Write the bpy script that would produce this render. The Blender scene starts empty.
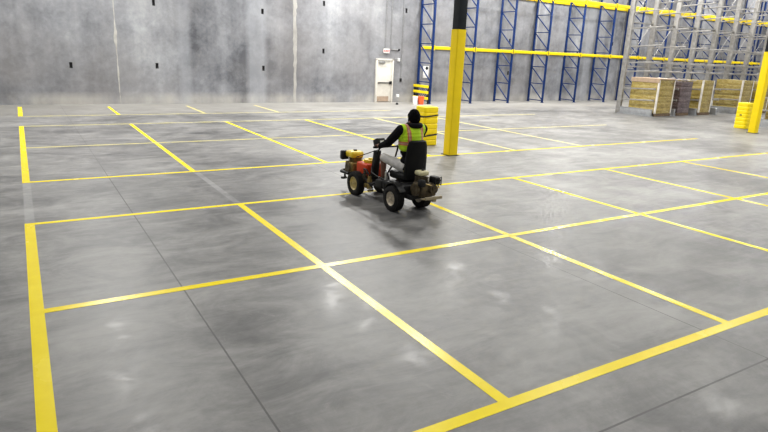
import bpy, bmesh, math, random
from mathutils import Vector, Matrix, noise
random.seed(7)
C = bpy.context.scene.collection
PI = math.pi

# ------------------------------------------------------------------ camera
F_PX, PITCH, ROLL, YAW, CAM_H = 587.85, math.radians(15.60), math.radians(2.452), math.radians(31.75), 2.5
cy, sy = math.cos(YAW), math.sin(YAW)
fw = Vector((sy*math.cos(PITCH), cy*math.cos(PITCH), -math.sin(PITCH)))
rt = Vector((cy, -sy, 0)); up = rt.cross(fw)
cr, sr = math.cos(ROLL), math.sin(ROLL)
r2, u2 = cr*rt + sr*up, -sr*rt + cr*up
cam = bpy.data.cameras.new('camera'); cam.sensor_width = 36; cam.lens = F_PX*36/768
cam.clip_end = 300
co = bpy.data.objects.new('camera', cam); C.objects.link(co)
co.matrix_world = Matrix(((r2.x, u2.x, -fw.x, 0), (r2.y, u2.y, -fw.y, 0), (r2.z, u2.z, -fw.z, CAM_H), (0, 0, 0, 1)))
bpy.context.scene.camera = co

# ------------------------------------------------------------------ world, lamps, exposure
sc = bpy.context.scene
w = bpy.data.worlds.new('world'); sc.world = w; w.use_nodes = True
bg = w.node_tree.nodes['Background']; bg.inputs[0].default_value = (0.93, 0.96, 1.0, 1); bg.inputs[1].default_value = 0.5
sc.view_settings.view_transform = 'Standard'; sc.view_settings.look = 'None'
sc.view_settings.exposure = 0.0; sc.view_settings.gamma = 1; sc.view_settings.use_curve_mapping = False
# rows of ceiling high bays and one added fill row; the rows towards the camera are dimmed
LAMP_W = 330
LAMP_X = (-10.5, -5.0, 2.2, 12.1, 19.6, 27.2, 34.7, 42.2, 49.7)
LAMP_ROWS = {-6.1: (0, 0, .4, .5, .6, .6, .6, .6, .6), 1.5: (0, 0, .25, .5, .7, .7, .7, .7, .7), 9.1: (0, 0, .65, 1.1, 1.15, 1.2, .8, .8, .8),
             16.8: (.2, .25, 1.0, 1.6, 1.05, 1.05, .7, .7, .7), 20.4: (.4, .6, 1.0, 1.5, 1.2, 1.2, .9, .9, .9), 24.0: (.5, .6, 1.4, 2.5, 2.2, 2.2, 1.2, 1.2, 1.2)}  # row before the last is added fill to brighten the mid-far floor
for Y, wts in LAMP_ROWS.items():
    for X, k in zip(LAMP_X, wts):
        if k <= 0: continue
        lamp = bpy.data.lights.new('high_bay_or_fill_lamp', 'AREA'); lamp.shape = 'RECTANGLE'; lamp.size = 0.5; lamp.size_y = 1.2
        lamp.energy = LAMP_W*k; lamp.color = (1.0, 0.985, 0.95)
        o = bpy.data.objects.new('high_bay_or_fill_lamp', lamp); C.objects.link(o); o.location = (X, Y, 9.0)

# ------------------------------------------------------------------ helpers
class G:
    def __init__(s): s.bm = bmesh.new()
    def _xf(s, vs, M):
        for v in vs: v.co = M @ v.co
    def box(s, c, d, rot=(0, 0, 0), bev=0.0, seg=2, mi=0):
        r = bmesh.ops.create_cube(s.bm, size=1.0); vs = r['verts']
        for v in vs: v.co = Vector((v.co.x*d[0], v.co.y*d[1], v.co.z*d[2]))
        if bev > 0:
            es = list({e for v in vs for e in v.link_edges})
            rb = bmesh.ops.bevel(s.bm, geom=es, offset=min(bev, min(d)*0.45), segments=seg, affect='EDGES', profile=0.5)
            vs = list({v for v in rb['verts']} | {v for v in vs if v.is_valid})
            fs = {f for v in vs for f in v.link_faces}; vs = list({v for f in fs for v in f.verts})
        if mi:
            for f in {f for v in vs for f in v.link_faces}: f.material_index = mi
        from mathutils import Euler
        s._xf(vs, Matrix.Translation(c) @ Euler(rot).to_matrix().to_4x4()); return s
    def cyl(s, p0, p1, r0, r1=None, n=16):
        p0, p1 = Vector(p0), Vector(p1); r1 = r0 if r1 is None else r1
        d = p1-p0; L = d.length
        r = bmesh.ops.create_cone(s.bm, cap_ends=True, segments=n, radius1=r0, radius2=r1, depth=L)
        q = d.to_track_quat('Z', 'Y').to_matrix().to_4x4()
        s._xf(r['verts'], Matrix.Translation((p0+p1)/2) @ q); return s
    def ell(s, c, rad, rot=(0, 0, 0), n=20):
        from mathutils import Euler
        r = bmesh.ops.create_uvsphere(s.bm, u_segments=n, v_segments=max(8, n//2), radius=1)
        s._xf(r['verts'], Matrix.Translation(c) @ Euler(rot).to_matrix().to_4x4() @ Matrix.Diagonal((*rad, 1))); return s
    def cap(s, p0, p1, r0, r1=None, n=14):          # tapered limb with round ends
        r1 = r0 if r1 is None else r1
        s.cyl(p0, p1, r0, r1, n); s.ell(p0, (r0,)*3, n=n); s.ell(p1, (r1,)*3, n=n); return s
    def tube(s, pts, r, n=10):
        pts = [Vector(p) for p in pts]; rings = []
        up0 = None
        for i, p in enumerate(pts):
            t = (pts[min(i+1, len(pts)-1)]-pts[max(i-1, 0)]).normalized()
            a = (up0 if up0 else (Vector((0, 0, 1)) if abs(t.z) < .9 else Vector((1, 0, 0))))
            b1 = t.cross(a).normalized(); b2 = b1.cross(t).normalized(); up0 = b2
            rings.append([s.bm.verts.new(p + r*(math.cos(2*PI*k/n)*b1 + math.sin(2*PI*k/n)*b2)) for k in range(n)])
        for a, b in zip(rings, rings[1:]):
            for k in range(n): s.bm.faces.new((a[k], a[(k+1) % n], b[(k+1) % n], b[k]))
        s.bm.faces.new(rings[0][::-1]); s.bm.faces.new(rings[-1]); return s
    def loft(s, rings):
        R = [[s.bm.verts.new(Vector(p)) for p in r] for r in rings]; n = len(R[0])
        for a, b in zip(R, R[1:]):
            for k in range(n): s.bm.faces.new((a[k], a[(k+1) % n], b[(k+1) % n], b[k]))
        s.bm.faces.new(R[0][::-1]); s.bm.faces.new(R[-1]); return s
    def lathe(s, prof, c, axis='x', n=40, closed=True):   # prof: (along axis, radius)
        R = []
        for a, r in prof:
            ring = []
            for k in range(n):
                t = 2*PI*k/n
                q = {'x': (a, r*math.cos(t), r*math.sin(t)), 'z': (r*math.cos(t), r*math.sin(t), a), 'y': (r*math.sin(t), a, r*math.cos(t))}[axis]
                ring.append(s.bm.verts.new(Vector(c)+Vector(q)))
            R.append(ring)
        pairs = list(zip(R, R[1:])) + ([(R[-1], R[0])] if closed else [])
        for a, b in pairs:
            for k in range(n): s.bm.faces.new((a[k], a[(k+1) % n], b[(k+1) % n], b[k]))
        if not closed: s.bm.faces.new(R[0][::-1]); s.bm.faces.new(R[-1])
        return s
    def prism(s, pts, fn, d0, d1, bev=0.0):          # pts 2d outline, fn(u,v,d)->xyz
        a = [s.bm.verts.new(Vector(fn(u, v, d0))) for u, v in pts]; b = [s.bm.verts.new(Vector(fn(u, v, d1))) for u, v in pts]
        n = len(pts); fs = [s.bm.faces.new(a[::-1]), s.bm.faces.new(b)]
        for k in range(n): fs.append(s.bm.faces.new((a[k], a[(k+1) % n], b[(k+1) % n], b[k])))
        if bev:
            es = list(fs[0].edges)+list(fs[1].edges)
            bmesh.ops.bevel(s.bm, geom=es, offset=bev, segments=3, affect='EDGES', profile=0.5)
        return s
    def build(s, name, mat, parent=None, smooth=True, loc=None):
        bmesh.ops.recalc_face_normals(s.bm, faces=s.bm.faces[:])
        me = bpy.data.meshes.new(name); s.bm.to_mesh(me); s.bm.free()
        for m in (mat if isinstance(mat, (list, tuple)) else [mat]): me.materials.append(m)
        if smooth:
            me.shade_smooth()
            try: me.set_sharp_from_angle(angle=math.radians(35))
            except Exception: pass
        o = bpy.data.objects.new(name, me); C.objects.link(o)
        if parent: o.parent = parent
        if loc: o.location = loc
        return o

def blob(g, name, mat, parent, voxel=0.009, smooth=6):
    """fuse a set of overlapping solids into one continuous skin"""
    o = g.build(name, mat, None, smooth=False)
    m = o.modifiers.new('r', 'REMESH'); m.mode = 'VOXEL'; m.voxel_size = voxel
    if smooth:
        k = o.modifiers.new('s', 'SMOOTH'); k.factor = 0.5; k.iterations = smooth
    bpy.context.view_layer.update()
    me = bpy.data.meshes.new_from_object(o.evaluated_get(bpy.context.evaluated_depsgraph_get()))
    me.name = name; o.modifiers.clear(); old = o.data; o.data = me; bpy.data.meshes.remove(old)
    me.shade_smooth(); o.parent = parent
    return o

def tag(o, label, cat, group=None, kind=None):
    o['label'] = label; o['category'] = cat
    if group: o['group'] = group
    if kind: o['kind'] = kind
    return o
def thing(name, label, cat, loc=(0, 0, 0), rz=0, group=None):
    o = bpy.data.objects.new(name, None); C.objects.link(o); o.location = loc; o.rotation_euler = (0, 0, rz)
    o.empty_display_size = .1
    return tag(o, label, cat, group)
def struct(o): o['kind'] = 'structure'; return o
def copy_tree(o, parent=None):
    c = o.copy(); C.objects.link(c)
    if parent: c.parent = parent
    for ch in list(o.children): copy_tree(ch, c)
    return c

# ------------------------------------------------------------------ materials
def mat(name, col, rough=0.5, metal=0.0, var=0.12, scale=8.0, bump=0.0, spec=0.5, bscale=None, coat=0, dirt=None, emit=None):
    m = bpy.data.materials.new(name); m.use_nodes = True; nt = m.node_tree; N, L = nt.nodes, nt.links
    b = N['Principled BSDF']; b.inputs['Roughness'].default_value = rough; b.inputs['Metallic'].default_value = metal
    b.inputs['Specular IOR Level'].default_value = spec
    if coat: b.inputs['Coat Weight'].default_value = coat
    tc = N.new('ShaderNodeTexCoord'); nz = N.new('ShaderNodeTexNoise'); nz.inputs['Scale'].default_value = scale; nz.inputs['Detail'].default_value = 5
    L.new(tc.outputs['Object'], nz.inputs['Vector'])
    rp = N.new('ShaderNodeValToRGB'); rp.color_ramp.elements[0].position = .3; rp.color_ramp.elements[1].position = .7
    d = dirt if dirt else tuple(c*(1-var*1.6) for c in col)
    rp.color_ramp.elements[0].color = (*d, 1); rp.color_ramp.elements[1].color = (*[min(1, c*(1+var)) for c in col], 1)
    L.new(nz.outputs['Fac'], rp.inputs['Fac']); L.new(rp.outputs['Color'], b.inputs['Base Color'])
    if bump:
        bp = N.new('ShaderNodeBump'); bp.inputs['Strength'].default_value = bump; bp.inputs['Distance'].default_value = .02
        n2 = N.new('ShaderNodeTexNoise'); n2.inputs['Scale'].default_value = bscale or scale*4; L.new(tc.outputs['Object'], n2.inputs['Vector'])
        L.new(n2.outputs['Fac'], bp.inputs['Height']); L.new(bp.outputs['Normal'], b.inputs['Normal'])
    if emit:
        b.inputs['Emission Color'].default_value = (*emit[0], 1); b.inputs['Emission Strength'].default_value = emit[1]
    return m

class NT:
    """small node-graph helper"""
    def __init__(s, name):
        s.m = bpy.data.materials.new(name); s.m.use_nodes = True; s.N = s.m.node_tree.nodes; s.L = s.m.node_tree.links
        s.b = s.N['Principled BSDF']; s.tc = s.N.new('ShaderNodeTexCoord').outputs['Object']
        sp = s.N.new('ShaderNodeSeparateXYZ'); s.L.new(s.tc, sp.inputs[0]); s.x, s.y, s.z = sp.outputs
    def put(s, inp, v):
        if hasattr(v, 'is_output') or isinstance(v, bpy.types.NodeSocket): s.L.new(v, inp)
        else: inp.default_value = v
    def math(s, op, a, b=0.0, c=None, clamp=False):
        n = s.N.new('ShaderNodeMath'); n.operation = op; n.use_clamp = clamp
        s.put(n.inputs[0], a); s.put(n.inputs[1], b)
        if c is not None: s.put(n.inputs[2], c)
        return n.outputs[0]
    def noise(s, scale, detail=4, rough=.55, stretch=None, dist=0.0):
        v = s.tc
        if stretch:
            mp = s.N.new('ShaderNodeMapping'); mp.inputs['Scale'].default_value = stretch; s.L.new(v, mp.inputs['Vector']); v = mp.outputs[0]
        n = s.N.new('ShaderNodeTexNoise'); n.inputs['Scale'].default_value = scale; n.inputs['Detail'].default_value = detail
        n.inputs['Roughness'].default_value = rough; n.inputs['Distortion'].default_value = dist
        s.L.new(v, n.inputs['Vector']); return n.outputs['Fac']
    def ramp(s, f, stops):
        r = s.N.new('ShaderNodeValToRGB'); e = r.color_ramp.elements
        while len(e) < len(stops): e.new(.5)
        for k, (p, c) in zip(e, stops): k.position = p; k.color = (*c, 1) if not isinstance(c, (int, float)) else (c, c, c, 1)
        s.put(r.inputs['Fac'], f); return r.outputs['Color']
    def mix(s, f, a, b, mode='MIX'):
        n = s.N.new('ShaderNodeMix'); n.data_type = 'RGBA'; n.blend_type = mode
        s.put(n.inputs[0], f); s.put(n.inputs[6], a if not isinstance(a, tuple) else (*a, 1)); s.put(n.inputs[7], b if not isinstance(b, tuple) else (*b, 1)); return n.outputs[2]
    def band(s, v, c, hw, soft=0.002):                # 1 near v==c
        d = s.math('ABSOLUTE', s.math('SUBTRACT', v, c))
        return s.math('SUBTRACT', 1.0, s.math('DIVIDE', s.math('SUBTRACT', d, hw), soft, clamp=True), clamp=True)
    def rng(s, v, a, b, soft=0.05):
        return s.band(v, (a+b)/2, (b-a)/2, soft)
    def mul(s, *a):
        r = a[0]
        for k in a[1:]: r = s.math('MULTIPLY', r, k)
        return r
    def bump(s, h, st=.2, d=.02):
        n = s.N.new('ShaderNodeBump'); n.inputs['Strength'].default_value = st; n.inputs['Distance'].default_value = d
        s.put(n.inputs['Height'], h); s.L.new(n.outputs[0], s.b.inputs['Normal'])

# polished concrete slab
t = NT('slab_concrete')
big = t.noise(.22, 5, .6, dist=.6); mid = t.noise(1.3, 7, .68, stretch=(.8, 1.2, 1), dist=.8); fine = t.noise(7, 6, .75); fib = t.noise(1.5, 6, .7, stretch=(.45, 2.6, 1), dist=1.4)
s1 = t.math('ADD', t.math('MULTIPLY', big, .34), t.math('MULTIPLY', mid, .42))
s1 = t.math('ADD', s1, t.math('MULTIPLY', fine, .10)); s1 = t.math('ADD', s1, t.math('MULTIPLY', fib, .16))
col = t.ramp(s1, [(.40, (.060, .061, .062)), (.465, (.120, .119, .118)), (.52, (.185, .183, .179)), (.61, (.290, .286, .278))])
scuff = t.ramp(t.noise(2.2, 7, .75, dist=1.5), [(.60, 0.0), (.72, 1.0)])
col = t.mix(t.math('MULTIPLY', scuff, .35), col, (.36, .35, .335))
far_pale = t.math('MULTIPLY', t.rng(t.y, 23.4, 40, 1.5), .35); col = t.mix(far_pale, col, (.42, .40, .36))  # slab colour goes paler towards the back wall
res = t.math('ADD', t.mul(t.band(t.x, -.08, .05, .02), t.rng(t.y, 9.2, 12.0, .1)), t.mul(t.band(t.x, 2.87, .045, .02), t.rng(t.y, 9.2, 12.0, .1)))
res = t.mul(res, t.ramp(t.noise(3, 4), [(.3, .05), (.6, .4)])); col = t.mix(res, col, (.42, .42, .42))
jf = t.math('SUBTRACT', 1.0, t.math('MULTIPLY', t.rng(t.y, 13.5, 40, 2.0), .7))
j = t.math('MAXIMUM', t.band(t.x, 1.255, .006, .004), t.band(t.x, 5.475, .005, .004)); j = t.math('MAXIMUM', j, t.band(t.y, 2.21, .007, .004))
for xx in (9.7, 13.9, 18.1): j = t.math('MAXIMUM', j, t.math('MULTIPLY', t.band(t.x, xx, .004, .003), .5))
col = t.mix(t.mul(j, jf, .9), col, (.02, .02, .02))
t.L.new(col, t.b.inputs['Base Color'])
t.put(t.b.inputs['Roughness'], t.math('ADD', .34, t.math('MULTIPLY', mid, .22))); t.b.inputs['Specular IOR Level'].default_value = .5
t.bump(t.math('SUBTRACT', t.math('MULTIPLY', fine, .25), j), .12, .01)
t.put(t.b.inputs['Coat Weight'], t.ramp(t.noise(2.6, 5, .7, dist=1.0), [(.46, 0.0), (.64, .055)])); t.b.inputs['Coat Roughness'].default_value = .14
M_slab = t.m

# tilt-up wall concrete
t = NT('tilt_up_concrete')
pan = t.math('FLOOR', t.math('DIVIDE', t.math('SUBTRACT', t.x, 3.46), 7.65))
a = t.noise(.33, 5, .55, dist=.3); b_ = t.noise(1.5, 9, .68, dist=.25); st = t.noise(.7, 4, .5, stretch=(1.6, 1, .08)); f_ = t.noise(7, 5, .7)
s1 = t.math('ADD', t.math('MULTIPLY', a, .38), t.math('MULTIPLY', b_, .29)); s1 = t.math('ADD', s1, t.math('MULTIPLY', st, .27)); s1 = t.math('ADD', s1, t.math('MULTIPLY', f_, .10))
s1 = t.math('ADD', s1, t.math('MULTIPLY', t.math('SINE', t.math('MULTIPLY', pan, 2.3)), .012))
s1 = t.math('ADD', s1, t.math('MULTIPLY', t.math('DIVIDE', t.math('SUBTRACT', t.x, 1.0), 14.0, clamp=True), -.012))
col = t.ramp(s1, [(.40, (.082, .085, .097)), (.475, (.165, .170, .187)), (.555, (.252, .259, .279)), (.66, (.40, .41, .43))])
tint = t.noise(.22, 3); col = t.mix(t.ramp(tint, [(.4, 0.0), (.65, .4)]), col, (.29, .275, .27))
base = t.math('MULTIPLY', t.rng(t.z, -.2, .22, .3), t.ramp(t.noise(.9, 5, stretch=(1, 1, .3)), [(.35, .1), (.65, .8)])); col = t.mix(base, col, (.46, .44, .40))
vs_ = t.math('MAXIMUM', t.band(t.x, 9.25, .3, .25), t.math('MULTIPLY', t.band(t.x, 6.1, .12, .2), .8)); vs_ = t.math('MAXIMUM', vs_, t.band(t.x, 31.0, .25, .2))
col = t.mix(t.math('MULTIPLY', vs_, .3), col, (.47, .49, .53))
t.L.new(col, t.b.inputs['Base Color']); t.b.inputs['Roughness'].default_value = .75; t.b.inputs['Specular IOR Level'].default_value = .3
t.bump(f_, .1, .02)
M_wall = t.m

# floor paint
t = NT('yellow_floor_paint')
n1 = t.noise(5, 5, .65); n2 = t.noise(1.2, 4)
col = t.ramp(n1, [(.3, (.91, .715, .002)), (.7, (.98, .79, .004))]); col = t.mix(t.ramp(n2, [(.5, 0.0), (.75, .25)]), col, (.96, .84, .05))
t.L.new(col, t.b.inputs['Base Color']); t.put(t.b.inputs['Roughness'], t.math('ADD', .19, t.math('MULTIPLY', n2, .14))); t.bump(n1, .08, .004)
t.b.inputs['Specular IOR Level'].default_value = .3
M_line = t.m
t = NT('worn_glare_yellow_floor_paint')  # far lines: wear and washed-out glare both mixed into the colour
n1 = t.noise(5, 5, .65); n2 = t.noise(2.5, 6, .7)
col = t.ramp(n1, [(.3, (.80, .68, .06)), (.7, (.92, .80, .14))]); col = t.mix(t.ramp(n2, [(.38, .15), (.62, .75)]), col, (.36, .35, .30))
t.L.new(col, t.b.inputs['Base Color']); t.b.inputs['Roughness'].default_value = .4; M_worn_glare = t.m

M_recess_shade = mat('recess_shade', (.03, .03, .033), .9)  # deep shade inside the wall holes, put into their face colour
M_caulk = mat('pale_caulk', (.43, .42, .39), .7, scale=4, var=.2)
M_caulk2 = mat('beige_joint_filler', (.33, .32, .30), .8, scale=2, var=.15)
M_ceil = mat('ceiling_deck_white', (.72, .72, .72), .7)
M_door = mat('door_paint_cream', (.66, .63, .57), .45, var=.05)
M_kick = mat('brown_kick_plate', (.36, .27, .20), .5)
M_black = mat('black_plastic', (.008, .008, .009), .5, scale=20, spec=.3)
M_dark = mat('dark_metal', (.02, .02, .021), .5, metal=.3, scale=25, spec=.3)
M_grey = mat('grey_conduit_metal', (.33, .33, .33), .45, metal=.5)
M_white = mat('white_enamel', (.78, .78, .76), .45, var=.04)
M_red = mat('red_sign_letters', (.75, .03, .03), .5, emit=((1, .05, .04), 1.2))
M_blue = mat('blue_rack_paint', (.004, .026, .125), .5, var=.15, spec=.25)
M_beam = mat('yellow_rack_beam_paint', (.80, .60, .004), .42, var=.06, scale=3, spec=.35)
M_colblk = mat('column_dark_paint', (.010, .013, .017), .6, spec=.2)
M_wrapy = mat('yellow_column_wrap', (.87, .64, .003), .45, var=.04, scale=3, spec=.3)
M_plasty = mat('yellow_moulded_plastic', (.92, .71, .004), .42, var=.04, spec=.35)
M_strap = mat('black_strap', (.015, .015, .016), .6)
M_silver = mat('galvanized_steel', (.33, .32, .305), .45, metal=.45, var=.16, scale=5)
M_silver2 = mat('galvanized_kick_plate', (.36, .37, .385), .45, metal=.4, var=.1)
M_wood = mat('pallet_wood', (.16, .11, .07), .8, var=.25, scale=9)
M_card = mat('brown_cardboard', (.40, .29, .20), .8, var=.1)
M_corner = mat('white_corner_board', (.74, .70, .64), .7, var=.06)
def wrap_mat(name, c0, c1, c2):
    t = NT(name); n = t.noise(3.2, 6, .7, stretch=(1, 1, 2.2), dist=1.2); lay = t.math('SINE', t.math('MULTIPLY', t.z, 42.0))
    s = t.math('ADD', n, t.math('MULTIPLY', lay, .025)); t.L.new(t.ramp(s, [(.30, c0), (.5, c1), (.75, c2)]), t.b.inputs['Base Color'])
    t.b.inputs['Roughness'].default_value = .33; t.b.inputs['Coat Weight'].default_value = .4; t.b.inputs['Coat Roughness'].default_value = .15
    t.bump(t.noise(9, 5, .7, stretch=(1, 1, 3)), .5, .03); return t.m
M_wrapA = wrap_mat('film_wrapped_yellow_goods', (.15, .10, .03), (.36, .27, .065), (.50, .42, .20))
M_wrapB = wrap_mat('film_wrapped_brown_goods', (.045, .03, .032), (.11, .078, .08), (.26, .20, .20))
M_film = mat('clear_plastic_film', (.62, .58, .58), .25, var=.2, scale=6)
M_orange = mat('orange_plastic', (.80, .12, .03), .45)
# cart
M_tyre = mat('tyre_rubber', (.010, .0095, .009), .8, var=.3, scale=30, bump=.15, spec=.25)
M_rim = mat('beige_wheel_rim', (.55, .48, .37), .5, var=.3, scale=18)
M_rimf = mat('yellow_wheel_rim', (.50, .40, .16), .5, var=.25, scale=14)
M_redp = mat('red_orange_tank', (.56, .045, .006), .45, var=.15, spec=.3)
M_yelp = mat('yellow_engine_cover', (.78, .56, .02), .4, var=.12)
M_cream = mat('pale_tank_paint', (.60, .55, .33), .45, var=.15, scale=14)
M_engine = mat('oily_engine_metal', (.11, .085, .05), .5, metal=.6, var=.4, scale=16)
M_olive = mat('olive_engine_casting', (.24, .17, .05), .5, metal=.4, var=.4, scale=16)
M_brass = mat('brass_fitting', (.42, .31, .12), .4, metal=.8, var=.2)
M_chrome = mat('bright_steel', (.62, .61, .58), .28, metal=.9)
M_seat = mat('charcoal_seat_vinyl', (.007, .0072, .0078), .55, bump=.08, bscale=60, spec=.15)
M_hitch = mat('tan_hitch_plate', (.42, .35, .24), .5, metal=.3, var=.2)
# person
M_skin = mat('brown_skin', (.17, .075, .045), .5, var=.08)
M_hood = mat('black_knit', (.007, .007, .009), .95, var=.2, scale=40, spec=.15)
M_short = mat('pale_grey_cotton', (.62, .60, .58), .9, var=.1, scale=14, bump=.2)
M_shoe = mat('dark_boot_leather', (.03, .022, .018), .6)
M_eye = mat('eye_white', (.7, .7, .68), .3); M_iris = mat('dark_iris', (.02, .012, .008), .2)

# ------------------------------------------------------------------ setting
WY = 26.4
g = G(); g.box((25, 3.2, -.1), (110, 46.4+.4, .2)); struct(g.build('floor', M_slab, smooth=False))
holes = [(1.78, 1.5), (4.96, 1.55), (4.97, 4.02), (9.56, 1.55), (9.55, 4.0), (12.55, 2.41), (12.55, 4.55), (17.15, 4.55), (20.3, 2.0), (24.3, 3.4), (24.4, 1.6), (27.4, 3.9), (30.0, 2.9), (33.2, 3.6)]
HW, HH = .055, .11
xs = sorted({-30.0, 80.0} | {round(x+s*HW, 4) for x, z in holes for s in (-1, 1)}); zs = sorted({0.0, 10.2} | {round(z+s*HH, 4) for x, z in holes for s in (-1, 1)})
g = G(); bm = g.bm; V = {}
def vv(x, y, z):
    k = (round(x, 4), round(y, 4), round(z, 4))
    if k not in V: V[k] = bm.verts.new((x, y, z))
    return V[k]
for x0, x1 in zip(xs, xs[1:]):
    for z0, z1 in zip(zs, zs[1:]):
        cx, cz = (x0+x1)/2, (z0+z1)/2
        hole = any(abs(cx-hx) < HW and abs(cz-hz) < HH for hx, hz in holes)
        if not hole: bm.faces.new((vv(x0, WY, z0), vv(x1, WY, z0), vv(x1, WY, z1), vv(x0, WY, z1)))
        else:
            yb = WY+.09
            f = bm.faces.new((vv(x0, yb, z0), vv(x1, yb, z0), vv(x1, yb, z1), vv(x0, yb, z1))); f.material_index = 1
            for q in (((x0, z0), (x1, z0)), ((x1, z0), (x1, z1)), ((x1, z1), (x0, z1)), ((x0, z1), (x0, z0))):
                (ax, az), (bx, bz) = q
                inner = any(abs((ax+bx)/2-hx) < HW-1e-3 and abs((az+bz)/2-hz) < HH-1e-3 for hx, hz in holes)
                if not inner:
                    f = bm.faces.new((vv(ax, WY, az), vv(bx, WY, bz), vv(bx, yb, bz), vv(ax, yb, az))); f.material_index = 1
for x0, x1, y0, y1, z0, z1 in ((-30, 80, WY+.3, WY+.3, 0, 10.2),):
    bm.faces.new([bm.verts.new(p) for p in ((x0, y0, z0), (x1, y0, z0), (x1, y0, z1), (x0, y0, z1))])
struct(g.build('wall_back', [M_wall, M_recess_shade], smooth=False))
g = G(); g.box((25, 3.2, 10.3), (110, 46.8, .2)); struct(g.build('ceiling', M_ceil, smooth=False))
# panel joints
def joint(n, x, wd, m, blobs=()):
    g = G(); zz = [0.0]
    while zz[-1] < 10.1: zz.append(min(10.15, zz[-1]+random.uniform(.12, .3)))
    L_, R_ = [], []
    for z in zz:
        wj = wd*random.uniform(.75, 1.3)
        for bz, bw in blobs: wj += bw*math.exp(-((z-bz)/.16)**2)*random.uniform(.7, 1.2)
        dx = random.uniform(-.15, .15)*wj; L_.append((x-wj/2+dx, z)); R_.append((x+wj/2+dx, z))
    g.prism(L_+R_[::-1], lambda u, v, d: (u, d, v), WY-.004, WY+.01)
    o = g.build('trim_%d' % n, m, smooth=False); return struct(o)
joint(1, 3.46, .035, M_caulk, ((2.55, .13), (2.85, .09), (1.15, .05)))
joint(2, 11.10, .16, M_caulk2)
joint(3, 18.75, .03, M_caulk2); joint(4, 26.4, .05, M_caulk2); joint(5, 34.05, .05, M_caulk2); joint(6, 41.7, .06, M_caulk2); joint(7, -4.2, .04, M_caulk)

# exit door
g = G(); dx0, dx1, dh = 15.46, 16.46, 2.12
for xx in (dx0+.03, dx1-.03): g.box((xx, WY-.05, dh/2), (.08, .14, dh), bev=.006)
g.box(((dx0+dx1)/2, WY-.05, dh), (dx1-dx0+.02, .14, .08), bev=.006); door = struct(g.build('door_1', M_door))
g = G(); g.box(((dx0+dx1)/2, WY-.045, 1.05), (.86, .05, 2.06), bev=.004); leaf = g.build('door_leaf', M_door, door)
g = G(); g.box(((dx0+dx1)/2-.08, WY-.076, .165), (.72, .012, .26)); g.build('kick_plate', M_kick, leaf)
g = G(); g.box(((dx0+dx1)/2, WY-.13, .97), (.74, .035, .06), bev=.01)
for xx in (dx0+.15, dx1-.17): g.box((xx, WY-.10, .97), (.06, .07, .05))
g.box((dx1-.15, WY-.13, .98), (.12, .08, .15), bev=.01); g.build('panic_bar', M_black, leaf)
g = G(); g.box((dx0+.30, WY-.11, 1.98), (.36, .08, .11), bev=.01); g.tube([(dx0+.3, WY-.13, 2.05), (dx0+.6, WY-.2, 2.06), (dx0+.8, WY-.1, 2.08)], .015); g.build('door_closer', M_grey, leaf)
# exit sign + emergency heads
s_ = thing('exit_sign', 'small white exit sign with red letters above the cream door', 'sign', (16.04, WY, 2.54))
g = G(); g.box((0, -.04, 0), (.34, .07, .22), bev=.012); g.build('housing', M_white, s_)
cu = bpy.data.curves.new('lettering', 'FONT'); cu.body = 'EXIT'; cu.size = .165; cu.offset = .004; cu.extrude = .004; cu.align_x = 'CENTER'; cu.align_y = 'CENTER'
to = bpy.data.objects.new('lettering_src', cu); C.objects.link(to); bpy.context.view_layer.update()
me = bpy.data.meshes.new_from_object(to.evaluated_get(bpy.context.evaluated_depsgraph_get())); bpy.data.objects.remove(to)
me.materials.clear(); me.materials.append(M_red)
lo = bpy.data.objects.new('lettering', me); C.objects.link(lo); lo.parent = s_; lo.location = (0, -.079, 0); lo.rotation_euler = (PI/2, 0, 0); lo['label'] = 'red EXIT letters'
e_ = thing('emergency_light', 'grey emergency lamp bar on the wall right of the exit sign', 'lamp', (16.55, WY, 2.62))
g = G(); g.box((0, -.03, 0), (.42, .05, .05), bev=.01); g.build('mounting_bar', M_grey, e_)
g = G(); g.lathe([(-.06, .03), (0, .055), (.02, .055), (.02, .001), (-.06, .001)], (.2, -.11, .0), 'y', 16); g.build('lamp_head', M_dark, e_)
e2 = thing('door_holder', 'white door hold arm on the wall at the top right of the cream door', 'door hardware', (16.78, WY, 2.13))
g = G(); g.box((0, -.06, 0), (.1, .12, .16), bev=.012); g.build('bracket', M_white, e2)
g = G(); g.tube([(-.05, -.1, .04), (-.25, -.12, .06), (-.42, -.13, .03)], .014); g.build('arm', M_grey, e2)
for x, z0, lab in ((15.98, 2.66, 'thin vertical conduit rising from the exit sign, leftmost of three'), (16.29, 2.66, 'thin vertical conduit, middle of the three above the exit door'), (16.98, 1.22, 'thin vertical conduit right of the door, running down to the grey wall box')):
    g = G(); g.cyl((x, WY-.03, z0), (x, WY-.03, 10.1), .013, n=10)
    for z in (3.2, 4.6, 6.0, 7.5, 9.0): g.box((x, WY-.017, z), (.06, .03, .03))
    tag(g.build('conduit', M_grey), lab, 'pipe', 'conduits on the back wall')
g = G(); g.box((16.98, WY-.03, 1.12), (.1, .06, .17), bev=.008); g.box((16.98, WY-.064, 1.12), (.05, .01, .1)); tag(g.build('wall_box', M_dark), 'small dark electrical box on the wall right of the exit door', 'electrical box')
ws = thing('wall_sign', 'white wall sign with a black round mark behind the end rack frame', 'sign', (18.55, WY, 1.55))
g = G(); g.box((0, -.012, 0), (.34, .02, .62), bev=.004); g.build('panel', M_white, ws)
g = G(); g.cyl((.05, -.022, .2), (.05, -.032, .2), .09, n=24); g.build('mark', M_black, ws)
fs = thing('floor_stand', 'short thin stand with black base on the floor near the exit door', 'stand', (15.95, 25.0, 0))
g = G(); g.lathe([(0, .07), (.05, .07), (.09, .04), (.09, .001), (0, .001)], (0, 0, 0), 'z', 20); g.build('base', M_black, fs)
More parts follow.
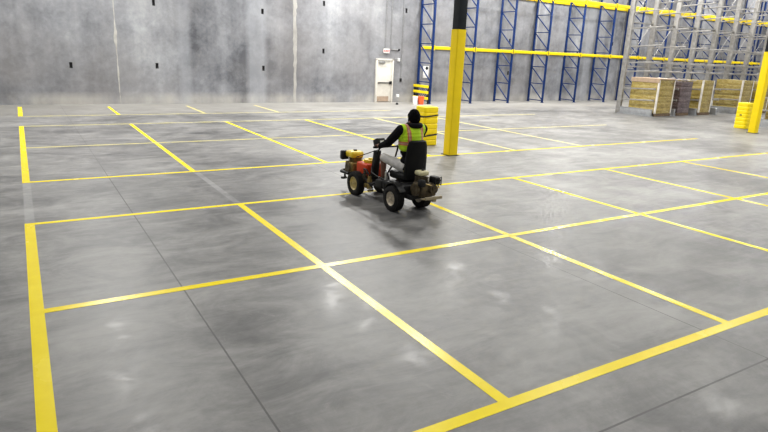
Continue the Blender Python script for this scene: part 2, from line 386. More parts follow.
g = G(); g.cyl((0, 0, .08), (0, 0, .36), .018, n=10); g.build('pole', M_grey, fs)
g = G(); g.box((.02, 0, .43), (.13, .08, .14), bev=.015); g.build('head', M_white, fs)

# ------------------------------------------------------------------ painted floor lines
LWD = .105
def line(x0, y0, x1, y1, lab, wd=LWD, m=None):
    cx, cy_ = (x0+x1)/2, (y0+y1)/2
    d = (wd, abs(y1-y0), .002) if abs(x1-x0) < .01 else (abs(x1-x0), wd, .002)
    g = G(); g.box((0, 0, .001), d)
    tag(g.build('lane_marking', m or M_line, loc=(cx, cy_, 0), smooth=False), lab, 'floor marking', 'yellow lines painted on the slab')
YA = dict(a0=2.775, a1=6.0, a2=9.16, a3=12.0, a4=15.9, a5=19.9, a6=22.45)
hw = LWD/2
lxl = -.085
line(lxl, 1.0, lxl, YA['a2']+hw, 'thick yellow line at the near left, running up from the bottom of the photo', .12)
nearx = (2.88, 5.875, 8.875, 11.84, 14.95)
labs = ('thick yellow line slanting down the middle of the near bays in front of the cart', 'yellow line coming forward from under the cart rear wheel', 'yellow line second to the right of the cart, crossing the long near row', 'yellow line third to the right of the cart, near the right edge', 'short yellow line at the right edge below the right column')
for x, l in zip(nearx, labs): line(x, YA['a0']+hw, x, YA['a2']-hw, l)
line(-3, YA['a0'], 26, YA['a0'], 'nearest long yellow line slanting across the lower right corner')
# crossings: lift crossing rows by a hair so the two coats do not share a plane
def over(x0, y, x1, lab, dz, wd=LWD, m=None):
    g = G(); g.box((0, 0, .001), (x1-x0, wd, .002)); tag(g.build('lane_marking', m or M_line, loc=((x0+x1)/2, y, dz), smooth=False), lab, 'floor marking', 'yellow lines painted on the slab')
over(lxl+.06, YA['a1'], 26, 'long yellow row line passing in front of the cart, second from the camera', .0006)
line(lxl+.06, YA['a2'], 24, YA['a2'], 'long yellow row line passing under the cart')
line(lxl, YA['a3']-hw, lxl, YA['a5']+hw, 'yellow line at the far left, middle bay, beyond the bare strip', .12)
farx = (2.84, 5.84, 8.75, 11.66, 14.4)
labs = ('yellow line in the far left bays, second from the left', 'yellow line in the far bays, left behind the cart front', 'yellow line in the far bays, running to behind the driver', 'faint yellow line right behind the left yellow column', 'faint yellow line far back, second to the right of the left column')
for x, l in zip(farx, labs): line(x, YA['a3']+hw, x, YA['a5']-hw, l, m=M_worn_glare if x > 10 else M_line)
over(lxl+.06, YA['a3'], 20.3, 'long yellow row line just behind the left yellow column', 0)
over(lxl+.06, YA['a4'], 20.3, 'thin yellow row line across the middle of the far bays', .0006, .085, M_worn_glare)
over(lxl+.06, YA['a5'], 20.3, 'thin pale yellow row line at the back of the far bays', 0, .08, M_worn_glare)
line(lxl, YA['a6'], lxl, 25.6, 'short yellow dash at the far left near the wall', .14)
for x, l in ((2.86, 'short yellow dash near the wall below the white wall seam'), (5.84, 'short yellow dash near the wall, third from the left'), (8.75, 'short faint yellow dash near the wall, fourth from the left')):
    line(x, YA['a6']+hw, x, 25.4, l, m=M_line if x < 3 else M_worn_glare)
over(lxl+.07, YA['a6'], 14, 'faint yellow row line nearest the back wall', 0, .08, M_worn_glare)

# ------------------------------------------------------------------ building columns with yellow wrap
def column(x, y, lab, ztop=3.1):
    c = thing('column', lab, 'column', (x, y, 0))
    g = G(); g.box((0, 0, 5.1), (.24, .24, 10.1), bev=.012); g.build('steel_post', M_colblk, c)
    g = G(); a = .138; n = 6; ring = []
    for q, (sx, sy_) in enumerate(((1, 1), (-1, 1), (-1, -1), (1, -1))):
        for k in range(n):
            t_ = PI/2*q + PI/2*k/(n-1); r_ = .035
            ring.append((sx*(a-r_)+r_*math.cos(t_), sy_*(a-r_)+r_*math.sin(t_)))
    g.loft([[(u, v, z) for u, v in ring] for z in (.012, .02, ztop-.01, ztop)]); g.build('column_wrap', M_wrapy, c)
    g = G(); g.box((0, 0, .006), (.34, .34, .012)); g.build('base_plate', M_colblk, c)
    return c
column(9.365, 12.01, 'tall dark column with yellow wrap beside the cart')
column(24.75, 12.42, 'tall dark column with yellow wrap at the right edge of the photo')

def protector(x, y, rz, lab, straps):
    c = thing('column_protector', lab, 'column guard', (x, y, 0), rz, 'yellow column protectors')
    g = G(); H = 1.07; nb = 7; rings = []
    def rr(a, z, r_=.11, n=6):
        out = []
        for q, (sx, sy_) in enumerate(((1, 1), (-1, 1), (-1, -1), (1, -1))):
            for k in range(n):
                t_ = PI/2*q + PI/2*k/(n-1); out.append((sx*(a-r_)+r_*math.cos(t_), sy_*(a-r_)+r_*math.sin(t_), z))
        return out
    bh = H/nb
    for i in range(nb):
        z = i*bh
        for dz, a in ((.0, .232), (.012, .243), (.03, .246), (bh-.03, .246), (bh-.012, .243), (bh-.0005, .232)): rings.append(rr(a, z+dz, .08))
    g.loft(rings); g.build('shell', M_plasty, c)
    for z in straps:
        g = G(); tl = .10
        A = [[(u, v, z+dz+tl*u) for u, v, _ in rr(a, 0, .08)] for dz, a in ((-.02, .244), (-.02, .252), (.02, .252), (.02, .244))]
        g.loft(A); g.build('strap', M_strap, c)
    g = G(); g.box((-.247, .02, .56), (.012, .09, .05)); g.build('buckle', M_strap, c)
    return c
protector(9.755, 13.69, 0, 'yellow ribbed plastic column protector with black straps behind the driver', (.29, .83))
protector(26.05, 13.55, 0, 'yellow ribbed plastic column protector standing left of the right column', ())

# ------------------------------------------------------------------ blue pallet rack along the wall
RY0, RY1 = 25.17, 26.31
FX = [18.04+2.7*k for k in range(15)]
rack = thing('pallet_rack', 'long blue pallet rack with yellow beams along the back wall', 'storage rack', (FX[0], RY0, 0))
ZT = 7.6
def frame0():
    g = G(); D = RY1-RY0; st = .955
    k = 0
    while .12+st*k < ZT-.1:
        z = .12+st*k; g.box((0, D/2, z), (.045, D-.06, .045))
        if z+st < ZT:
            p0 = Vector((0, D-.05, z+st-.04)); p1 = Vector((0, .05, z+.05)); d = p1-p0
            g.box((p0+p1)/2, (.045, d.length, .045), rot=(math.atan2(d.z, d.y), 0, 0))
        k += 1
    f = g.build('upright_frame', M_blue, rack)
    for y in (0, D):
        g = G(); g.box((0, y, ZT/2), (.105, .085, ZT), bev=.008)
        for q in range(24): g.box((0, y-.045, .3+q*.3), (.03, .006, .06))
        g.build('post', M_blue, f)
        g = G(); g.box((0, y, .008), (.16, .15, .016)); g.build('foot_plate', M_blue, f)
    return f
f0 = frame0()
for k, x in enumerate(FX[1:]):
    c = copy_tree(f0, rack); c.location = (x-FX[0], 0, 0)
for lev, hgt in ((2.80, .15), (5.76, .19)):
    g = G(); g.box((1.35, 0, 0), (2.60, .05, hgt), bev=.008)
    for q in (.06, 2.64): g.box((q, -.02, 0), (.035, .05, hgt+.09), mi=0)
    b0 = g.build('beam', M_beam, rack); first = True
    for k in range(14):
        for y in (-.045, RY1-RY0+.045-.0):
            b = b0 if first else b0.copy()
            if not first: C.objects.link(b)
            first = False; b.parent = rack; b.location = (2.7*k, y, lev)
            if y > 0: b.rotation_euler = (0, 0, PI); b.location = (2.7*(k+1), y, lev)
# end guard on the first frame
eg = thing('rack_guard', 'yellow barred end guard on the floor against the first blue frame', 'rack guard', (17.89, 25.74, 0))
for y in (-.62, .62):
    g = G(); g.box((0, y, .47), (.07, .07, .94), bev=.006); g.box((0, y, .006), (.14, .12, .012)); g.build('guard_post', M_black, eg)
for z in (.27, .57, .86):
    g = G(); g.box((-.05, 0, z), (.05, 1.34, .135), bev=.012); g.build('guard_rail', M_plasty, eg)
for z in (.42, .715):
    g = G()
    for q in range(6): g.box((-.02, -.5+q*.2, z), (.02, .24, .035), rot=(.6, 0, 0))
    g.build('lattice', M_black, eg)
def bucket(x, y, m, name, lab, r=.16, h=.38):
    b = thing(name, lab, 'bucket', (x, y, 0))
    g = G(); g.lathe([(0, r*.86), (h*.9, r*.98), (h*.9, r*1.05), (h, r*1.05), (h, r*.97), (.02, r*.82), (.02, .001), (0, .001)], (0, 0, 0), 'z', 28); g.build('shell', m, b)
    g = G(); g.lathe([(h, r*1.06), (h+.02, r*1.04), (h+.02, .001), (h, .001)], (0, 0, 0), 'z', 28); g.build('lid', m, b)
    g = G(); g.tube([(r*1.07*math.cos(PI*k/10), 0.02+r*1.0*math.sin(PI*k/10)*.9, h*.85-.18*math.sin(PI*k/10)) for k in range(11)], .006, 6); g.build('handle', M_grey, b)
bucket(17.36, 24.97, M_orange, 'orange_bucket', 'orange bucket on the floor in front of the yellow rack guard')
bucket(17.01, 24.98, M_white, 'white_bucket', 'white bucket standing left of the orange bucket', .13)

# ------------------------------------------------------------------ galvanized rack with wrapped loads
def silver_rack(x0, n, pitch, y0, y1, lab, levels, zt=7.4, ties=(2.3, 4.4, 6.4)):
    # cantilever rack: tall uprights at y1, base arms and inclined arms reaching forward to y0
    r = thing('steel_rack', lab, 'storage rack', (x0, y1, 0)); D = y1-y0
    def upright():
        g = G(); g.box((0, 0, zt/2), (.13, .26, zt), bev=.01)
        for q in range(22): g.box((-.066, 0, .25+q*.32), (.006, .03, .07))
        for q in range(22): g.box((.0, -.131, .40+q*.32), (.03, .006, .07))
        u = g.build('upright', M_silver, r)
        g = G(); g.box((0, -D/2, .17), (.11, D-.10, .30), bev=.008); g.box((0, -D/2, .325), (.15, D-.10, .02)); g.box((0, -D/2, .012), (.17, D-.02, .024)); g.build('base_arm', M_silver2, u)
        for z, dz in levels:
            g = G(); p0 = Vector((0, -.12, z)); p1 = Vector((0, -D+.05, z+dz+.05)); d = p1-p0
            g.box((p0+p1)/2, (.05, d.length, .065), rot=(math.atan2(d.z, d.y), 0, 0), bev=.006); g.box((0, -.14, z), (.09, .04, .17)); g.box(p1, (.05, .02, .11)); g.build('arm', M_silver, u)
        return u
    u = upright()
    for k in range(1, n):
        c = copy_tree(u, r); c.location = (pitch*k, 0, 0)
    def spread(o):
        for k in range(1, n-1):
            c = o.copy(); C.objects.link(c); c.parent = r; c.location = (pitch*k, 0, 0)
    if n > 1:
        for z in ties:
            if z > zt: continue
            g = G(); g.box((pitch/2, .05, z), (pitch-.13, .05, .07), bev=.006); spread(g.build('tie_bar', M_silver, r))
        for za, zb in zip(ties, ties[1:]):
            if zb > zt: continue
            g = G()
            for q0, q1 in ((za, zb), (zb, za)):
                p0 = Vector((.08, .09+(.02 if q0 < q1 else 0), q0)); p1 = Vector((pitch-.08, .09+(.02 if q0 < q1 else 0), q1)); g.cyl(p0, p1, .016, n=8)
            spread(g.build('cross_brace', M_silver, r))
    return r
LV = [(.70, .02), (1.24, .02), (2.06, .04), (2.48, .03), (3.25, .04), (4.10, .03), (4.85, .05), (5.40, .03), (6.2, 0), (6.9, 0)]
SX, SP = 26.05, 1.84
silver_rack(SX, 9, SP, 17.85, 19.80, 'long grey steel rack of tall uprights and arms holding the row of wrapped pallets', LV)
silver_rack(27.9, 1, 1.8, 12.25, 14.0, 'short grey steel rack end behind the right yellow column', LV[:3], zt=2.9)

def pallet(x, y, wx, wy, lab):
    p = thing('pallet', lab, 'pallet', (x, y, 0), 0, 'wooden pallets under the wrapped loads')
    g = G()
    for k in range(7): g.box((-wx/2+.05+k*(wx-.1)/6, 0, .13), (.11, wy, .022))
    g.build('deck', M_wood, p)
    for s in (-1, 0, 1):
        g = G(); g.box((0, s*(wy/2-.03), .065), (wx, .05, .105)); g.build('runner', M_wood, p)
    return p
def load(x, y, wx, wy, h, m, lab, boards=True, top='card', film=False):
    l = thing('wrapped_load', lab, 'pallet load', (x, y, .141), 0, 'film-wrapped loads in the steel rack')
    g = G(); nl = 6
    for k in range(nl):
        z0 = k*h/nl; jx = random.uniform(-.012, .012)
        g.box((jx, 0, z0+h/nl/2), (wx-.03, wy-.03, h/nl-.001), bev=.008)
    g.build('goods', m, l)
    if boards:
        for sx in (-1, 1):
            g = G(); g.box((sx*(wx/2-.03), -wy/2-.004, h/2), (.07, .012, h)); g.box((sx*(wx/2+.004), -wy/2+.03, h/2), (.012, .07, h)); g.build('corner_board', M_corner, l)
    if top == 'card':
        g = G(); g.box((0, 0, h+.03), (wx+.05, wy+.05, .06), bev=.008); g.box((-wx/2-.02, 0, h-.06), (.012, wy+.03, .16)); g.build('cardboard_cap', M_card, l)
    if film:
        g = G()
        bm = g.bm; n = 10; Vt = [[bm.verts.new(((-wx/2-.05+i*(wx+.3)/n), (-wy/2+j*wy/n), h+.05+.10*noise.noise((i*.6, j*.6, 3)) + (.06 if i in (2, 3) else 0))) for j in range(n+1)] for i in range(n+1)]
        for i in range(n):
            for j in range(n): bm.faces.new((Vt[i][j], Vt[i+1][j], Vt[i+1][j+1], Vt[i][j+1]))
        ret = bmesh.ops.solidify(bm, geom=bm.faces[:], thickness=.012)
        g.build('loose_film', M_film, l)
    return l
LO = [(26.85, 18.62, 1.25, 1.55, 1.60, M_wrapA, 'yellow wrapped load with white corner boards at the left end of the row', True, 'card', False),
      (28.55, 18.62, .98, 1.5, 1.55, M_wrapB, 'dark brown wrapped load with crumpled film on top, second in the row', False, '', True),
      (30.39, 18.62, .98, 1.5, 1.62, M_wrapA, 'yellow wrapped load right of the dark brown load', True, '', False),
      (34.13, 18.62, 1.06, 1.5, 1.66, M_wrapA, 'olive wrapped load right of the empty bay, left of the column guard', True, '', False),
      (35.97, 18.62, 1.06, 1.5, 1.62, M_wrapA, 'olive wrapped load partly hidden behind the column guard', True, '', False),
      (28.75, 13.1, 1.1, 1.4, 1.75, M_wrapA, 'olive wrapped load behind the right yellow column at the photo edge', True, '', False)]
for x, y, wx, wy, h, m, lab, bd, tp, fl in LO:
    pallet(x, y, wx, wy, 'low wooden pallet under the ' + lab.split(',')[0].split(' with ')[0].split(' at the photo')[0])
    load(x, y, wx, wy, h, m, lab, bd, tp, fl)

# ------------------------------------------------------------------ ride-on line striping cart
CX, CY = 5.29, 7.85
cart = thing('line_striping_cart', 'ride-on yellow and red line striping cart with black seat on the slab', 'line striping machine', (CX, CY, 0), math.radians(2.4))
def wheel(x, y, r, wd, rimm, side):
    g = G(); ri = r*.56; h = wd/2
    prof = [(-h*.8, ri), (-h, ri+.02), (-h, r-.035), (-h*.82, r-.008)]
    for k in range(5):
        u = -h*.72+k*h*1.44/4; prof += [(u-.010, r), (u+.010, r)] + ([(u+.014, r-.010), (u+h*1.44/4-.014, r-.010)] if k < 4 else [])
    prof += [(h*.82, r-.008), (h, r-.035), (h, ri+.02), (h*.8, ri)]
    g.lathe(prof, (x, y, r), 'x', 44); t_ = g.build('tyre', M_tyre, cart)
    g = G(); s = side
    g.lathe([(s*h*.80, ri*1.02), (s*h*.86, ri*.96), (s*h*.45, ri*.80), (s*h*.40, ri*.45), (s*h*.62, ri*.36), (s*h*.62, .001), (-s*h*.8, .001), (-s*h*.8, ri*1.02)], (x, y, r), 'x', 36)
    rm = g.build('rim', rimm, t_)
    g = G(); g.cyl((x+s*h*.4, y, r), (x+s*h*.95, y, r), .022, .018, 14); g.cyl((x+s*h*.38, y, r), (x+s*h*.47, y, r), ri*.72, n=28)
    for k in range(5):
        a = 2*PI*k/5; g.cyl((x+s*h*.4, y+ri*.6*math.cos(a), r+ri*.6*math.sin(a)), (x+s*h*.56, y+ri*.6*math.cos(a), r+ri*.6*math.sin(a)), .011, n=8)
    g.build('hub', rimm, rm)
wheel(-.27, 0, .208, .16, M_rim, -1); wheel(.29, 0, .208, .16, M_rim, 1)
wheel(-.27, 1.2, .215, .13, M_rimf, -1); wheel(.27, 1.2, .215, .13, M_rimf, 1)
# chassis
g = G()
for x in (-.14, .14): g.box((x, .55, .27), (.05, 1.75, .07), bev=.008)
for y in (-.28, .35, .8, 1.4): g.box((0, y, .27), (.30, .05, .06), bev=.006)
g.cyl((-.32, 0, .208), (.34, 0, .208), .02); g.cyl((-.32, 1.2, .215), (.32, 1.2, .215), .018); g.build('chassis', M_dark, cart)
g = G(); g.box((.05, .68, .287), (.60, .42, .02), bev=.006)
for k in range(5): g.box((.05, .52+k*.08, .298), (.5, .012, .008))
g.build('foot_deck', M_dark, cart)
for x in (-.27, .29):
    g = G(); pts = [(.262*math.cos(a), .262*math.sin(a)+.208) for a in [math.radians(20+14*k) for k in range(10)]]
    pin = [(.25*math.cos(a), .25*math.sin(a)+.208) for a in [math.radians(20+14*k) for k in range(10)]]
    g.prism(pts+pin[::-1], lambda u, v, d: (d, u, v), x-.06+(.02 if x < 0 else 0), x+.08); g.build('fender', M_black, cart)
# seat
g = G(); g.box((.13, .22, .525), (.44, .46, .13), bev=.05, seg=4); g.build('seat_cushion', M_seat, cart)
g = G()
def backring(z):
    u = (z-.52)/.62; wdt = .215*(1-.20*u**3) if u < .93 else .215*(.80-.9*(u-.93)); y = -.02-.05*u; th = .055*(1-.25*u)
    if u >= .99: wdt *= .72; th *= .6
    n = 24; out = []
    for k in range(n):
        a = 2*PI*k/n; cx_ = abs(math.cos(a))**.5*math.copysign(1, math.cos(a)); sx_ = abs(math.sin(a))**.6*math.copysign(1, math.sin(a))
        out.append((.13+wdt*cx_, y+th*sx_ + .035*cx_*cx_, z))
    return out
g.loft([backring(z) for z in (.50, .53, .6, .7, .8, .9, 1.0, 1.06, 1.10, 1.125, 1.14)]); g.build('seat_back', M_seat, cart)
g = G(); g.box((.13, .12, .385), (.28, .30, .16), bev=.02); g.build('seat_base', M_black, cart)
g = G(); g.cyl((-.15, .42, .26), (-.15, .42, .56), .026, n=16); g.cyl((-.15, .42, .24), (-.15, .42, .27), .06, n=16); g.build('seat_post', M_chrome, cart)
# rear engine
g = G(); g.box((.16, -.34, .40), (.30, .26, .22), bev=.03, seg=3); g.cyl((.0, -.34, .40), (-.05, -.34, .40), .10, n=24)
for k in range(6): g.box((.13, -.30-.0, .50+k*.018), (.17, .17, .008))
g.box((.13, -.30, .54), (.13, .13, .12)); eng = g.build('rear_engine', M_engine, cart, loc=(-.05, .03, 0))
g = G(); g.box((.12, -.30, .655), (.18, .18, .08), bev=.03, seg=3); g.build('fuel_tank', M_cream, eng)
g = G(); g.cyl((.13, -.31, .69), (.13, -.31, .715), .025, n=16); g.build('fuel_cap', M_black, eng)
g = G(); g.box((.31, -.40, .54), (.12, .18, .14), bev=.035, seg=3); g.cyl((.31, -.48, .56), (.31, -.53, .56), .02, n=12)
g.build('muffler', M_dark, eng)
g = G()
for k in range(4): g.box((.31, -.495, .49+k*.035), (.13, .012, .012))
for x in (.25, .37): g.box((x, -.495, .54), (.012, .012, .14))
g.build('muffler_guard', M_dark, eng)
g = G(); g.cyl((.22, -.47, .42), (.22, -.52, .42), .085, .075, n=26); g.cyl((.22, -.52, .42), (.22, -.535, .42), .04, n=18); g.build('recoil_starter', M_engine, eng)
g = G(); g.box((.02, -.44, .52), (.10, .12, .12), bev=.03); g.build('air_cleaner', M_black, eng)
g = G(); g.tube([(.1, -.46, .5), (.2, -.5, .47), (.3, -.5, .44), (.38, -.45, .42), (.4, -.38, .45)], .012); g.build('hose', M_brass, eng)
g = G(); g.prism([(-.06, .02), (.28, .02), (.30, -.02), (.22, -.09), (.02, -.09), (-.08, -.02)], lambda u, v, d: (u, v-.46, d), .27, .285); g.box((.11, -.555, .30), (.34, .03, .05), bev=.008)
g.box((.16, -.38, .25), (.06, .3, .05)); g.build('rear_hitch_plate', M_hitch, cart)
g = G(); g.box((.0, -.10, .345), (.40, .17, .20), bev=.03, seg=3); g.box((-.1, .12, .33), (.14, .2, .12), bev=.02); g.build('dark_gap_filler', M_black, cart)  # black block added to keep the gap between wheel and engine dark
# seat-side linkage and pump fittings low between the wheels
g = G()
for a_, b_ in (((-.2, .35, .30), (-.2, .75, .30)), ((-.22, .72, .22), (-.22, 1.0, .36)), ((-.2, .25, .36), (-.12, .1, .45))): g.cyl(a_, b_, .016, n=10)
g.build('linkage_rod', M_dark, cart)
g = G(); g.cyl((-.2, .86, .18), (-.2, .86, .34), .045, n=18); g.cyl((-.2, .86, .34), (-.2, .86, .40), .03, n=14); g.box((-.2, .95, .22), (.08, .07, .08), bev=.01); g.cyl((-.26, .80, .16), (-.16, .80, .16), .02, n=12); g.build('spray_valve', M_brass, cart)
g = G(); g.tube([(-.2, .86, .4), (-.21, .95, .5), (-.2, 1.05, .5), (-.16, 1.1, .42)], .014); g.tube([(-.18, .8, .22), (-.25, .7, .3), (-.2, .6, .36), (-.1, .55, .33)], .013); g.build('paint_hose', M_black, cart)
g = G(); g.box((-.19, .52, .34), (.10, .20, .13), bev=.02); g.build('battery_box', M_black, cart)
g = G(); g.box((-.19, .30, .345), (.05, .30, .16), bev=.02); g.cyl((-.22, .22, .35), (-.225, .22, .35), .06, n=20); g.cyl((-.22, .40, .35), (-.225, .40, .35), .045, n=20); g.build('belt_guard', M_dark, cart)
for q, (pts) in enumerate(([(-.14, .9, .55), (-.2, .8, .48), (-.21, .6, .45), (-.16, .4, .42), (-.1, .1, .42), (.0, -.2, .48)], [(-.1, 1.0, .32), (-.24, 1.05, .40), (-.25, .92, .46), (-.2, .84, .42)], [(.2, -.2, .55), (.31, -.12, .5), (.33, -.05, .42), (.22, .1, .38)])):
    g = G(); g.tube(pts, .010, 8); g.build('cable', M_black, cart)
g = G(); g.box((-.20, 1.02, .34), (.07, .10, .12), bev=.015); g.cyl((-.20, 1.02, .40), (-.20, 1.02, .47), .025, n=14); g.build('paint_filter', M_engine, cart)
# front paint machine
g = G(); g.box((-.02, 1.16, .45), (.34, .36, .27), bev=.035, seg=3); g.build('paint_tank', M_redp, cart)
g = G(); g.cyl((.0, 1.16, .58), (.0, 1.16, .635), .12, n=28); g.cyl((0, 1.16, .635), (0, 1.16, .66), .04, n=16); g.build('tank_lid', M_yelp, cart)
g = G(); g.box((-.05, 1.60, .42), (.30, .26, .22), bev=.03, seg=3)
for k in range(6): g.box((-.05, 1.60, .53+k*.018), (.20, .20, .008))
g.box((-.05, 1.60, .56), (.15, .15, .13)); fe = g.build('front_engine', M_olive, cart)
g = G(); g.box((-.07, 1.60, .665), (.26, .26, .12), bev=.04, seg=4); g.build('engine_cover', M_yelp, fe)
g = G(); g.cyl((-.06, 1.60, .715), (-.06, 1.60, .75), .035, n=16); g.build('fuel_cap', M_black, fe)
g = G(); g.box((-.19, 1.77, .63), (.15, .10, .17), bev=.03, seg=3); g.build('muffler', M_dark, fe)
g = G(); g.cyl((-.2, 1.60, .42), (-.225, 1.60, .42), .09, .08, n=26); g.build('recoil_starter', M_engine, fe)
g = G(); g.tube([(.17, 1.45, .33), (.18, 1.75, .33), (.12, 1.84, .33), (-.18, 1.84, .33), (-.26, 1.75, .33), (-.25, 1.5, .33)], .028, 12); g.build('front_bumper', M_black, cart)
g = G(); g.cyl((-.15, 1.80, .33), (-.15, 1.80, .2), .02, n=10); g.box((-.17, 1.80, .19), (.11, .06, .04), bev=.01); g.build('pointer_arm', M_black, cart)
# handlebar
g = G()
for x in (-.12, .28): g.tube([(x*.7, .98, .30), (x, .84, .60), (x, .74, .86), (x-.02*(1 if x > 0 else -1), .70, .93)], .016)
g.tube([(-.22, .72, .93), (-.12, .70, .93), (.28, .70, .93), (.38, .72, .93)], .015); hb = g.build('handlebar', M_black, cart)
for x0, x1 in ((-.235, -.09), (.25, .395)):
    g = G(); g.cyl((x0, .715, .93), (x1, .70, .93), .019, n=14); g.build('grip', M_black, hb)
g = G(); g.box((-.06, .80, .985), (.18, .13, .15), rot=(-.4, 0, 0), bev=.02); cb = g.build('control_box', M_black, hb)
g = G(); g.box((-.05, .738, 1.01), (.07, .008, .05), rot=(-.4, 0, 0)); g.build('display', M_white, cb)
g = G(); g.prism([(-.17, .32), (-.04, .32), (-.05, .85), (-.16, .85)], lambda u, v, d: (u+.04, d-(v-.32)*.16, v), .88, .98, bev=.02); g.build('front_shroud', M_black, cart)
g = G(); g.cyl((-.12, .74, .88), (-.20, 1.32, .66), .008, n=8); g.build('throttle_rod', M_dark, cart)

# ------------------------------------------------------------------ driver
P = thing('person', 'person in black hooded top, lime safety vest and pale shorts driving the striping cart', 'person', (CX, CY, 0), math.radians(2.4))
pel = (.13, .14, .65); chest = (.15, .19, 1.08); neck = (.165, .20, 1.34); head = (.21, .22, 1.48)
sL, sR = (-.055, .19, 1.29), (.375, .17, 1.29); eL, eR = (-.135, .42, 1.05), (.44, .41, 1.04); wL, wR = (-.15, .655, .955), (.33, .655, .955)
hL, hR = (.03, .17, .675), (.23, .17, .675); kL, kR = (-.13, .57, .785), (.34, .58, .785); aL, aR = (-.105, .58, .385), (.325, .59, .385)
def torso(g, pad, z0=None):
    for z, rx, ry in ((.66, .165, .125), (.78, .155, .115), (.92, .16, .12), (1.06, .185, .128), (1.19, .195, .12), (1.28, .16, .095)):
        if z0 and z < z0: continue
        u = (z-.65)/.6; g.ell((.13+.025*u, .15+.045*u, z), (rx+pad, ry+pad, .09+pad*.5), n=22)
g = G(); torso(g, 0)
g.cap((.16, .2, 1.24), (.17, .215, 1.40), .062, .056)
g.ell((head[0], head[1], head[2]+.02), (.077, .098, .105)); g.ell((head[0], head[1]+.035, head[2]-.06), (.056, .062, .06))
g.cap((head[0], head[1]+.095, head[2]+.02), (head[0], head[1]+.115, head[2]-.02), .010, .016, 10)      # nose
g.cap((head[0]-.022, head[1]+.088, head[2]-.058), (head[0]+.022, head[1]+.088, head[2]-.058), .010, .010, 10)   # lips
g.cap((head[0]-.05, head[1]+.082, head[2]+.045), (head[0]+.05, head[1]+.082, head[2]+.045), .012, .012, 10)     # brow
for s in (-1, 1): g.ell((head[0]+s*.08, head[1]-.005, head[2]), (.014, .026, .034))
for s_, e_, w_, sd in ((sL, eL, wL, -1), (sR, eR, wR, 1)):
    g.cap((.16, .19, 1.25), s_, .075, .062); g.cap(s_, e_, .054, .044); g.cap(e_, w_, .044, .029)
    # palm and fingers closing on the grip
    gx = w_[0]; pc = Vector((gx, .695, .958))
    g.cap(w_, pc, .03, .034)
    for k, (dx, ln) in enumerate(((-.033, .9), (-.011, 1.0), (.011, .97), (.033, .8))):
        b0 = Vector((gx+dx, .715, .972)); b1 = b0+Vector((0, .035*ln, -.022)); b2 = b1+Vector((0, -.008, -.032*ln)); b3 = b2+Vector((0, -.024*ln, -.004))
        g.cap(pc+Vector((dx*.7, 0, .004)), b0, .011, .0105, 8); g.cap(b0, b1, .0105, .0095, 8); g.cap(b1, b2, .0095, .009, 8); g.cap(b2, b3, .009, .008, 8)
    tb = pc+Vector((-sd*.03, -.02, -.008)); t1 = tb+Vector((-sd*.022, .022, -.018)); t2 = t1+Vector((-sd*.004, .026, -.016)); g.cap(pc, tb, .016, .013, 8); g.cap(tb, t1, .012, .011, 8); g.cap(t1, t2, .011, .009, 8)
for h_, k_, a_ in ((hL, kL, aL), (hR, kR, aR)):
    g.cap(pel, h_, .11, .095); g.cap(h_, k_, .088, .058); mid_ = Vector(k_).lerp(Vector(a_), .3)+Vector((0, -.018, 0)); g.cap(k_, mid_, .054, .054); g.cap(mid_, a_, .054, .034)
    g.cap(a_, Vector(a_)+Vector((0, .14, -.045)), .034, .026)
blob(g, 'body', M_skin, P, .0075, 4)
for s in (-1, 1):
    g = G(); g.ell((head[0]+s*.032, head[1]+.089, head[2]+.022), (.013, .007, .008), n=14); ey = g.build('eye', M_eye, P)
    g = G(); g.ell((head[0]+s*.032, head[1]+.096, head[2]+.022), (.007, .005, .007), n=12); g.build('iris', M_iris, ey)
# black hooded top
g = G(); torso(g, .022)
for s_, e_, w_ in ((sL, eL, wL), (sR, eR, wR)):
    g.cap((.16, .19, 1.24), s_, .09, .08); g.cap(s_, e_, .084, .070); g.cap(e_, Vector(e_).lerp(Vector(w_), .9), .068, .046)
g.ell((.165, .185, 1.34), (.10, .095, .06)); blob(g, 'hooded_top', M_hood, P, .011, 5)
# hood shell, open at the face
g = G(); bm = g.bm; n, mrow = 28, 16; rings = []
hc = Vector((head[0], head[1]-.012, head[2]+.005))
def hoodpt(i, k, grow):
    th = PI*(.02+.80*i/mrow)                                   # from the crown down to the neck
    ph = 2*PI*k/n
    r_ = Vector((.097+grow, .116+grow, .130+grow)); p = Vector((r_.x*math.sin(th)*math.cos(ph), r_.y*math.sin(th)*math.sin(ph), r_.z*math.cos(th)))
    if i > 11: p.x *= 1+.035*(i-11); p.y *= 1+.03*(i-11)
    return hc+p
def openface(i, k): return 5 <= i <= 12 and abs((k+.5)-n/4) < 3.6
Vt = [[bm.verts.new(hoodpt(i, k, .006*math.sin(k*1.7+i))) for k in range(n)] for i in range(mrow+1)]
for i in range(mrow):
    for k in range(n):
        if not openface(i, k): bm.faces.new((Vt[i][k], Vt[i][(k+1) % n], Vt[i+1][(k+1) % n], Vt[i+1][k]))
bm.faces.new(Vt[0]); bmesh.ops.solidify(bm, geom=bm.faces[:], thickness=.010); g.build('hood', M_hood, P)
g = G()
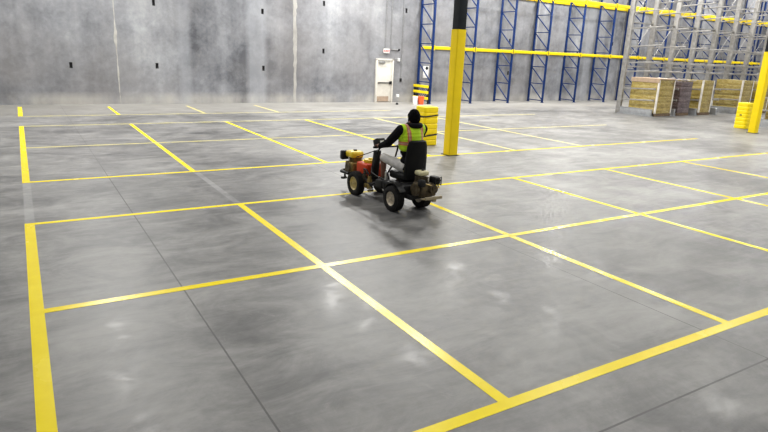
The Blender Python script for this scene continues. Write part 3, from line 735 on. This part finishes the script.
g.lathe([(.042*math.cos(2*PI*k/12), .104+.040*math.sin(2*PI*k/12)) for k in range(12)], (.19, .165, 1.36), 'z', 32); g.build('hood_collar', M_hood, P)
# safety vest: shell over the top, with straps of reflective tape
t = NT('lime_safety_vest'); ax = t.math('ABSOLUTE', t.math('SUBTRACT', t.x, .155))
vb = t.band(ax, .128, .028, .004); hb1 = t.band(t.z, 1.075, .028, .004); hb1 = t.math('MAXIMUM', hb1, t.math('MULTIPLY', t.band(t.z, .80, .0, .004), 0.0))
o_ = t.math('MAXIMUM', vb, hb1); si = t.math('MAXIMUM', t.band(ax, .128, .010, .003), t.band(t.z, 1.075, .010, .003))
cl = t.mix(o_, (.50, .78, .012), (.58, .17, .07)); cl = t.mix(t.math('MULTIPLY', si, .6), cl, (.55, .45, .38)); t.L.new(cl, t.b.inputs['Base Color']); t.b.inputs['Roughness'].default_value = .75
t.bump(t.noise(14, 4), .35, .03); M_vest = t.m
g = G(); 
for z, rx, ry in ((.985, .215, .170), (1.04, .222, .172), (1.09, .228, .174), (1.14, .232, .174), (1.19, .234, .172), (1.24, .230, .162), (1.28, .205, .142), (1.32, .15, .10)):
    u = (z-.65)/.6; g.ell((.13+.025*u, .15+.04*u, z), (rx, ry, .075), n=24)
for s_ in (sL, sR): g.cap((.155, .19, 1.28), Vector((.155, .19, 1.28)).lerp(Vector(s_), .80), .105, .098)
vest = blob(g, 'safety_vest', M_vest, P, .012, 6)
# shorts
g = G(); g.ell((.13, .16, .66), (.19, .15, .11))
for h_, k_ in ((hL, kL), (hR, kR)): g.cap(h_, Vector(h_).lerp(Vector(k_), .93), .098, .078)
blob(g, 'shorts', M_short, P, .011, 4)
for a_ in (aL, aR):
    a_ = Vector(a_); g = G(); g.cap(a_+Vector((0, -.01, -.02)), a_+Vector((0, -.005, .05)), .046, .046); g.cap(a_+Vector((0, -.02, -.045)), a_+Vector((0, .15, -.05)), .042, .036)
    g.box(a_+Vector((0, .06, -.078)), (.085, .27, .02), bev=.008); blob(g, 'boot', M_shoe, P, .009, 3)
